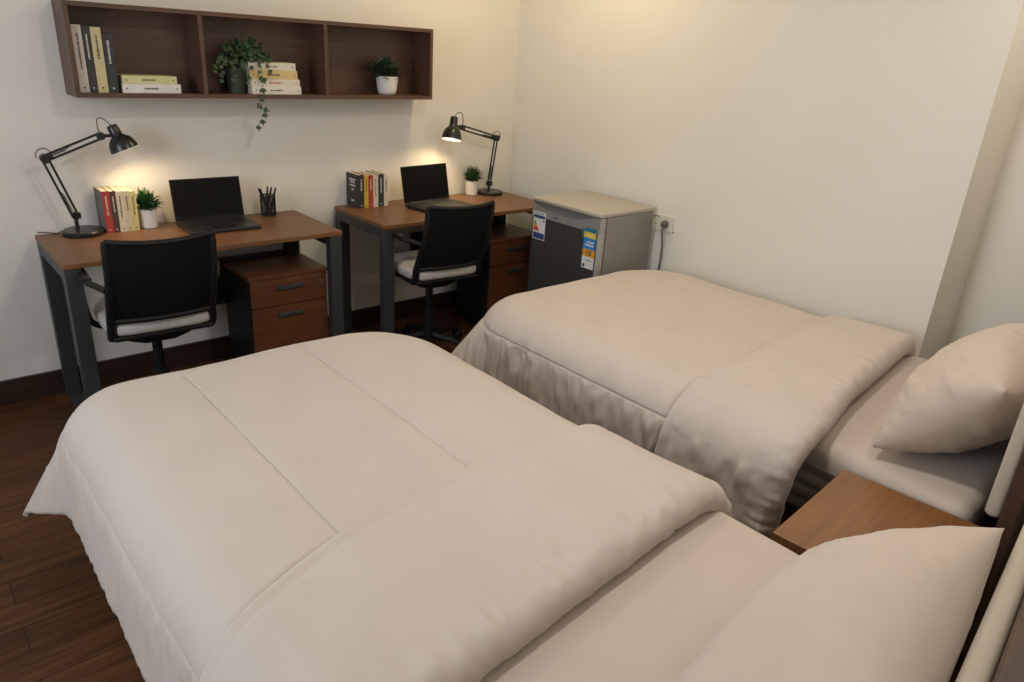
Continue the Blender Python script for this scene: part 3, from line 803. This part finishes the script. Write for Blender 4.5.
def mattress(x0, x1, yf, yh, label, MZ, crown):
    t = thing('mattress', ((x0 + x1) / 2, (yf + yh) / 2, .272), label, 'mattress', 'mattresses in fitted sheets')
    hw, hl = (x1 - x0) / 2, (yf - yh) / 2
    H = MZ - .272
    b = B()
    # ridged side wall: stacked soft rolls
    t_ = bmesh.new()
    def ring(off, z, n=6):
        pts = []; rc = .07
        for (sx, sy, a0) in ((1, 1, 0), (-1, 1, 90), (-1, -1, 180), (1, -1, 270)):
            for k in range(n + 1):
                a = R(a0 + 90 * k / n)
                pts.append((sx * (hw - rc) + (rc - .006 + off) * math.cos(a), sy * (hl - rc) + (rc - .006 + off) * math.sin(a), z))
        return pts
    def shell(rings, capb=True, capt=True):
        q = bmesh.new(); vr = [[q.verts.new(p) for p in r_] for r_ in rings]; n = len(vr[0])
        for a, c in zip(vr, vr[1:]):
            for k in range(n): q.faces.new((a[k], a[(k + 1) % n], c[(k + 1) % n], c[k]))
        if capb: q.faces.new(vr[0][::-1])
        if capt: q.faces.new(vr[-1])
        return q
    rr = []
    for k in range(41):
        u = k / 40; z = u * (H - .012)
        rr.append(ring(-.006 * abs(math.cos(u * PI * 5)) ** 4 - (.01 if k in (0, 40) else 0), z))
    b.add(shell(rr)); b.out('ticking', 'mattress', t, True, 50)
    # sheet: over the top and just round the edge, softly sagging hem
    s = B(); nx, ny = 70, 130
    def sh(u, v):
        rc = .045; L = .075
        a = lerp(-hw - L + .02, hw + L - .02, u); c = lerp(-hl - L + .02, hl + L - .02, v)
        qx = max(0, abs(a) - (hw - rc)); qy = max(0, abs(c) - (hl - rc))
        d = math.hypot(qx, qy); ang = min(d / rc, PI / 2); out = rc * math.sin(ang); dn = rc * (1 - math.cos(ang)) + max(0, d - rc * PI / 2)
        dx, dy = (qx / d, qy / d) if d > 0 else (0, 0)
        x = math.copysign(min(abs(a), hw - rc) + out * dx, a); y = math.copysign(min(abs(c), hl - rc) + out * dy, c)
        z = H - dn + crown * max(0, 1 - (x / hw) ** 4) * max(0, 1 - (y / hl) ** 6) + .004 * fbm(x, y, 0, 3.0) * (d < .02) + .002 * fbm(x, y, 1, 14)
        if dn > .02: x += .003 * fbm(x, y * 1.0, 0, 40) * (1 if a > 0 else -1)
        return Vector((x + (.004 * dx if a > 0 else -.004 * dx), y, max(z, H - .10)))
    s.grid(sh, nx, ny); s.out('fitted_sheet', 'sheet', t, True, 180)
    return t

# ---- duvets -------------------------------------------------------
class Drape:
    """cloth laid over a rounded rectangle; (a, b) are cloth coordinates, a across from px0, b = y toward the foot"""
    def __init__(s, px0, px1, foot, zt, rc, Rb, Ll, Lr, Lf, xmax=9, ymax=9, seed=0, pleat=.0, te=86, flare=(30, 30), lines=(), seam=.235, rollb=.04, yA=None):
        s.__dict__.update(locals())
    def raw(s, a, b):
        Rb = s.Rb
        sx = -1 if a < (s.px0 + s.px1) / 2 else 1
        k = 0 if sx < 0 else 1
        rc = s.rc[k]
        qx = max(0, s.px0 + rc - a, a - (s.px1 - rc)); qy = max(0, b - (s.foot - rc))
        d0 = math.hypot(qx, qy)
        dx, dy = (qx / d0, qy / d0) if d0 > 1e-9 else (0, 0)
        d = d0 - rc
        xi = min(max(a, s.px0 + rc), s.px1 - rc); yi = min(b, s.foot - rc)
        c = (2 * dx * dy) ** 2
        z = s.zt
        if d <= 0:
            x, y = xi + sx * dx * d0, yi + dy * d0
        else:
            te = R(s.te - s.flare[k] * c)
            t = min(d / Rb, te); rem = max(0, d - Rb * te)
            out = Rb * math.sin(t) + rem * math.cos(te); dn = Rb * (1 - math.cos(t)) + rem * math.sin(te)
            x, y = xi + sx * dx * (rc + out), yi + dy * (rc + out); z -= dn
        d = max(d, 0)
        ux = (a - s.px0) / (s.px1 - s.px0)
        cr = max(0, 1 - (2 * ux - 1) ** 4)
        z += .010 * cr * min(1, max(0, (s.foot - b) / .15))
        return Vector((x, y, z)), d, c, dx, dy, sx
    def pos(s, a, b, off=0):
        p, d, c, dx, dy, sx = s.raw(a, b)
        # soft billows
        bil = .007 * fbm(a, b, s.seed, 2.6) + .004 * fbm(a, b, s.seed + 5, 6)
        fine = .0010 * fbm(a, b, s.seed + 9, 16)
        h = bil + fine + off
        # gathers on both sides of the perimeter seam
        seam = s.seam
        if s.pleat and c < .9:
            along = b if dx > dy else a
            g_ = min(1, max(0, (d - seam + .004) / .02)) * (1 - .35 * min(1, max(0, d - seam) / .25))
            up_ = .35 * max(0, 1 - abs(d - seam) / .05) if d < seam else 0
            n1 = fbm(along + .02 * fbm(along, d, 3, 4), d * .22, s.seed + 3, 27)
            n2 = fbm(along, d * .25, s.seed + 8, 58)
            h += s.pleat * (g_ + up_) * (n1 * .8 + n2 * .6)
            h += s.pleat * .5 * g_ * (abs(fbm(along, d * .5, s.seed + 13, 9)) - .2)
        if off == 0:
            q = b - smooth_interp(a, s.yA)
            h -= .015 * math.exp(-(q / .014) ** 2)
            q = abs(d - seam)
            h -= .006 * math.exp(-(q / .0035) ** 2) + .004 * math.exp(-q / .025)
            for l in s.lines:
                if b < s.foot:
                    q = abs(a - l)
                    h -= .0032 * math.exp(-(q / .0030) ** 2) + .005 * math.exp(-q / .06)
        e = 1e-3
        pa = s.raw(a + e, b)[0] - s.raw(a - e, b)[0]; pb = s.raw(a, b + e)[0] - s.raw(a, b - e)[0]
        n = pa.cross(pb)
        n = n.normalized() if n.length > 1e-12 else Vector((0, 0, 1))
        q = p + n * h
        if q.x > s.xmax: q.x = s.xmax + .03 * (1 - math.exp(-(q.x - s.xmax) / .03)) * .2
        if q.y > s.ymax: q.y = s.ymax
        return q

def make_duvet(D, yhead, yA, yB, label, loc, cell=.0095, flapt=.034):
    t = thing('duvet', loc, label, 'duvet', 'beige duvets folded back on the beds')
    o = Vector(loc); D.yA = yA
    a0, a1 = D.px0 - D.Ll, D.px1 + D.Lr; b1 = D.foot + D.Lf
    nu = int((a1 - a0) / cell); nv = int((b1 - yhead) / cell)
    body = B()
    us = [lerp(a0, a1, k / nu) for k in range(nu + 1)]
    for l in list(D.lines) + [D.px0 - D.seam, D.px1 + D.seam]:
        us = [q for q in us if abs(q - l) > .0135] + [l + k * .0022 for k in range(-6, 7)]
    us.sort()
    vs_ = [lerp(yhead, b1, k / nv) for k in range(nv + 1)]
    l = D.foot + D.seam
    vs_ += [lerp(yhead, -2.15, k / 110) for k in range(1, 110)]
    vs_ = sorted([q for q in vs_ if abs(q - l) > .0135] + [l + k * .0022 for k in range(-6, 7)])
    body.lattice(lambda a, b: D.pos(a, b) - o, us, vs_)
    ob = body.out('cover', 'duvet', t, True, 180)
    sd = ob.modifiers.new('thickness', 'SOLIDIFY'); sd.thickness = .022; sd.offset = -1
    # turned-down flap: a thick rounded double layer
    prof = []
    n1 = 8
    for k in range(n1 + 1):
        an = PI * k / n1 * .5; prof.append((0 + .05 * (1 - math.cos(an)), -.004 + (flapt + .004) * math.sin(an)))   # foot-side edge
    for k in range(1, 30): prof.append((None, k / 30))
    n2 = 16
    fl = B()
    def fpos(u, v):
        a = lerp(a0 - .005, a1 + .005, u)
        ya, yb = smooth_interp(a, yA), smooth_interp(a, yB)
        Wd = ya - yb
        i = v * 60
        if i <= 10:
            an = PI / 2 * i / 10; b = ya - .020 * (1 - math.cos(an)); off = -.012 + (flapt + .010) * math.sin(an)
        elif i <= 44:
            q = (i - 10) / 34; b = lerp(ya - .020, yb + .045, q); off = flapt - .002 + .006 * q - .006 * math.exp(-((q - .06) / .025) ** 2)
        else:
            q = (i - 44) / 16; an = PI * q * .98
            rr = (flapt + .004 + D.rollb) / 2
            b = yb + .045 - .045 * math.sin(an) * 1.0; off = (flapt + .004) - rr + rr * math.cos(an)
        ew = max(0, 1 - abs(i - 49) / 12)
        off += ew * (.011 * fbm(a, b * .3, D.seed + 20, 34) + .009 * fbm(a, b * .4, D.seed + 21, 66))
        off += .005 * fbm(a * .8 + b * .8, b - a, D.seed + 30, 5) + .009 * max(0, fbm(a + b * .7, (b - a) * .22, D.seed + 31, 15)) * max(0, min(1, fbm(a, b, D.seed + 33, 2.2) * 2.2 + .35))
        # taper to a thin edge at the hanging hems
        eh = min(1, min(a - (a0 - .005), (a1 + .005) - a) / .06); 
        off *= .35 + .65 * math.sqrt(max(0, eh))
        # piped seam just before the roll
        if i > 44: off -= .004 * math.exp(-((i - 54.0) / .8) ** 2)
        return D.pos(a, b, off + 1e-9) - o
    fl.grid(fpos, int((a1 - a0) / .0085), 60)
    fl.out('turned_down_flap', 'duvet', t, True, 180)
    return t

# left (near) bed
bx0, bx1, bf, bh = -.035, 1.05, -1.36, -3.31
bed = make_bed(bx0, bx1, bf, bh, 'near bed frame with dark legs, under the front duvet', 1)
headboard(.56, .635, -3.405, R(6.3), .825, bed)
mattress(bx0, bx1, bf, bh, 'mattress in beige fitted sheet on the near bed', .548, .020)
D_ = Drape(-.010, .928, -1.372, .600, (.05, .17), .16, .44, .44, .42, seed=1, pleat=.008, lines=(.190, .585), flare=(28, 6), seam=.20, rollb=.046)
make_duvet(D_, -2.72,
           [(-.45, -2.57), (-.17, -2.505), (-.08, -2.47), (0, -2.43), (.2, -2.375), (.41, -2.34), (.65, -2.33), (.95, -2.345), (1.4, -2.36)],
           [(-.40, -2.89), (.16, -2.84), (.64, -2.80), (.97, -2.775), (1.45, -2.765)],
           'beige duvet with quilting lines spread over the near bed, top turned down', (.51, -2.0, .572))
# right (far) bed
cx0, cx1, cf, ch = 1.605, 2.69, -1.33, -3.17
bed = make_bed(cx0, cx1, cf, ch, 'far bed frame along the right wall beside the fridge', 1)
headboard(2.15, .548, -3.192, 0, .96, bed)
mattress(cx0, cx1, cf, ch, 'mattress in beige fitted sheet on the far bed by the wall', .528, .016)
D_ = Drape(1.550, 2.535, -1.350, .600, (.10, .22), .16, .44, .22, .38, xmax=2.704, ymax=-1.186, seed=4, pleat=.022, flare=(33, 0), seam=.195, rollb=.050)
make_duvet(D_, -2.58,
           [(1.10, -2.30), (1.45, -2.335), (1.64, -2.345), (2.1, -2.305), (2.5, -2.28), (2.8, -2.25)],
           [(1.10, -2.76), (1.50, -2.78), (1.89, -2.705), (2.62, -2.62), (2.8, -2.605)],
           'beige duvet with gathered side on the far bed beside the wall', (2.1, -1.9, .575))

# pillows
def pillow(w, h, th, blo, bhi, cx, label, seed, yaw=0, wr=1):
    """blo / bhi: (y, z) of the lower and upper long edges"""
    n = 90; m2 = 66
    v = Vector((0, bhi[0] - blo[0], bhi[1] - blo[1])); hgt = v.length; v.normalize()
    u = Vector((1, 0, 0)); nn = u.cross(v)
    if nn.y < 0 and nn.z < 0: nn = -nn
    c0 = Vector((cx, (blo[0] + bhi[0]) / 2, (blo[1] + bhi[1]) / 2))
    t = thing('pillow', c0, label, 'pillow', 'beige pillows leaning on the headboards', yaw)
    def surf(sign):
        def f(p, q):
            a, b = p * 2 - 1, q * 2 - 1
            x = a * w / 2 * (1 - .045 * (1 - b * b) * abs(a) ** 2)
            y = b * hgt / 2 * (1 - .06 * (1 - a * a) * abs(b) ** 2)
            k = max(0, (1 - abs(a) ** 2.1)) * max(0, (1 - abs(b) ** 2.1))
            zz = th / 2 * k ** .5
            edge = max(abs(a), abs(b))
            zz += wr * (.022 * max(0, fbm(a * 1.2 + b * .6, b * .5 - a * .2, seed, 5)) + .013 * max(0, fbm(a + b * .5, b * .3 - a * .1, seed + 2, 10)) + .006 * fbm(a, b, seed + 3, 22)) * k ** .4 * edge
            zz += .004 * k ** .3 * fbm(a, b, seed + 4, 3)
            return u * x + v * y + nn * (sign * zz)
        return f
    b = B(); b.grid(surf(1), n, m2); b.grid(surf(-1), n, m2)
    bmesh.ops.remove_doubles(b.bm, verts=b.bm.verts[:], dist=1e-5)
    o = b.out('pillowcase', 'pillow', t, True, 180)
    return t
pillow(.83, .5, .22, (-3.080, .602), (-3.387, .850), .562, 'beige pillow leaning on near bed headboard, large in the foreground', 3, R(7), .35)
pillow(.82, .46, .31, (-2.880, .575), (-3.145, .865), 2.050, 'beige pillow leaning on far bed headboard, near the right wall', 6, 0, 1.1)

# nightstand
t = thing('nightstand', (1.353, -3.050, 0), 'walnut nightstand between two beds, plain square top', 'nightstand', rz=R(4))
B().box(-.228, .228, -.17, .19, .486, .508, .002).out('top_panel', 'night', t)
B().box(-.215, -.197, -.16, .175, .06, .486).box(.197, .215, -.16, .175, .06, .486).box(-.197, .197, -.16, -.148, .06, .486).box(-.197, .197, -.148, .175, .06, .078).out('carcass', 'night', t)
for z0, z1 in ((.082, .270), (.275, .465)):
    d = B().box(-.195, .195, .0, .185, z0, z1, .002).out('drawer', 'night', t)
    B().box(-.05, .05, .185, .195, (z0 + z1) / 2 - .006, (z0 + z1) / 2 + .006, .002).out('handle', 'handle', d)
for sx in (-1, 1):
    for yv in (-.13, .145): B().box(sx * .19 - .015, sx * .19 + .015, yv - .015, yv + .015, 0, .06, .002).out('leg', 'bedwood', t)

# ------------------------------------------------------------------ lights
def area(name, loc, rot, sx, sy, power, col, shape='RECTANGLE'):
    l = bpy.data.lights.new(name, 'AREA'); l.shape = shape; l.size = sx; l.size_y = sy; l.energy = power; l.color = col
    o = bpy.data.objects.new(name, l); COL.objects.link(o); o.location = loc; o.rotation_euler = rot
    return o
def downlight(x, y, w, label, col, r=.12):
    t = thing('ceiling_light', (x, y, CZ), label, 'ceiling light', 'round ceiling lights')
    B().lathe([(r, 0), (r, -.02), (r - .012, -.028), (r - .02, -.02)], 32).out('rim', 'whitep', t, True)
    B().lathe([(0, -.018), (r - .02, -.018)], 32).out('diffuser', 'fixture', t, True)
    area('ceiling_lamp', (x, y, CZ - .035), (0, 0, 0), r * 2, r * 2, w, col, 'DISK')
downlight(2.15, -.80, 11.5, 'round ceiling light above the right desk chair', (1, .80, .42))
downlight(1.0, -2.45, 15.5, 'round ceiling light above the near bed', (1, .93, .86))
downlight(2.50, -2.98, 6, 'added unseen ceiling light brightening the recess wall beside far bed pillow', (1, .88, .72))  # added lamp out of view, lifts the wall recess by the far bed
area('window_daylight', (LX + .02, (w0 + w1) / 2, (wz0 + wz1) / 2), (0, R(-90), 0), 1.2, 1.45, 25, (.85, .91, 1))

w = bpy.data.worlds.new('world'); S.world = w; w.use_nodes = True
w.node_tree.nodes['Background'].inputs['Color'].default_value = (.6, .62, .66, 1)
w.node_tree.nodes['Background'].inputs['Strength'].default_value = .15

# ------------------------------------------------------------------ camera
yaw, pitch, roll = R(42.3924), R(-22.0735), R(3.6804)
fw = Vector((math.sin(yaw) * math.cos(pitch), math.cos(yaw) * math.cos(pitch), math.sin(pitch)))
rt = Vector((math.cos(yaw), -math.sin(yaw), 0)); up = rt.cross(fw)
r2 = math.cos(roll) * rt + math.sin(roll) * up; u2 = -math.sin(roll) * rt + math.cos(roll) * up
cam = bpy.data.cameras.new('camera'); co = bpy.data.objects.new('camera', cam); COL.objects.link(co)
cam.sensor_width = 36; cam.lens = 36 * 719.517 / 1024; cam.clip_start = .02; cam.clip_end = 50
mm = Matrix((r2, u2, -fw)).transposed().to_4x4(); mm.translation = Vector((-.4154, -3.5328, 1.5951))
co.matrix_world = mm
S.camera = co
S.view_settings.view_transform = 'Standard'; S.view_settings.look = 'None'
S.view_settings.gamma = 1; S.view_settings.use_curve_mapping = False
S.view_settings.exposure = 0
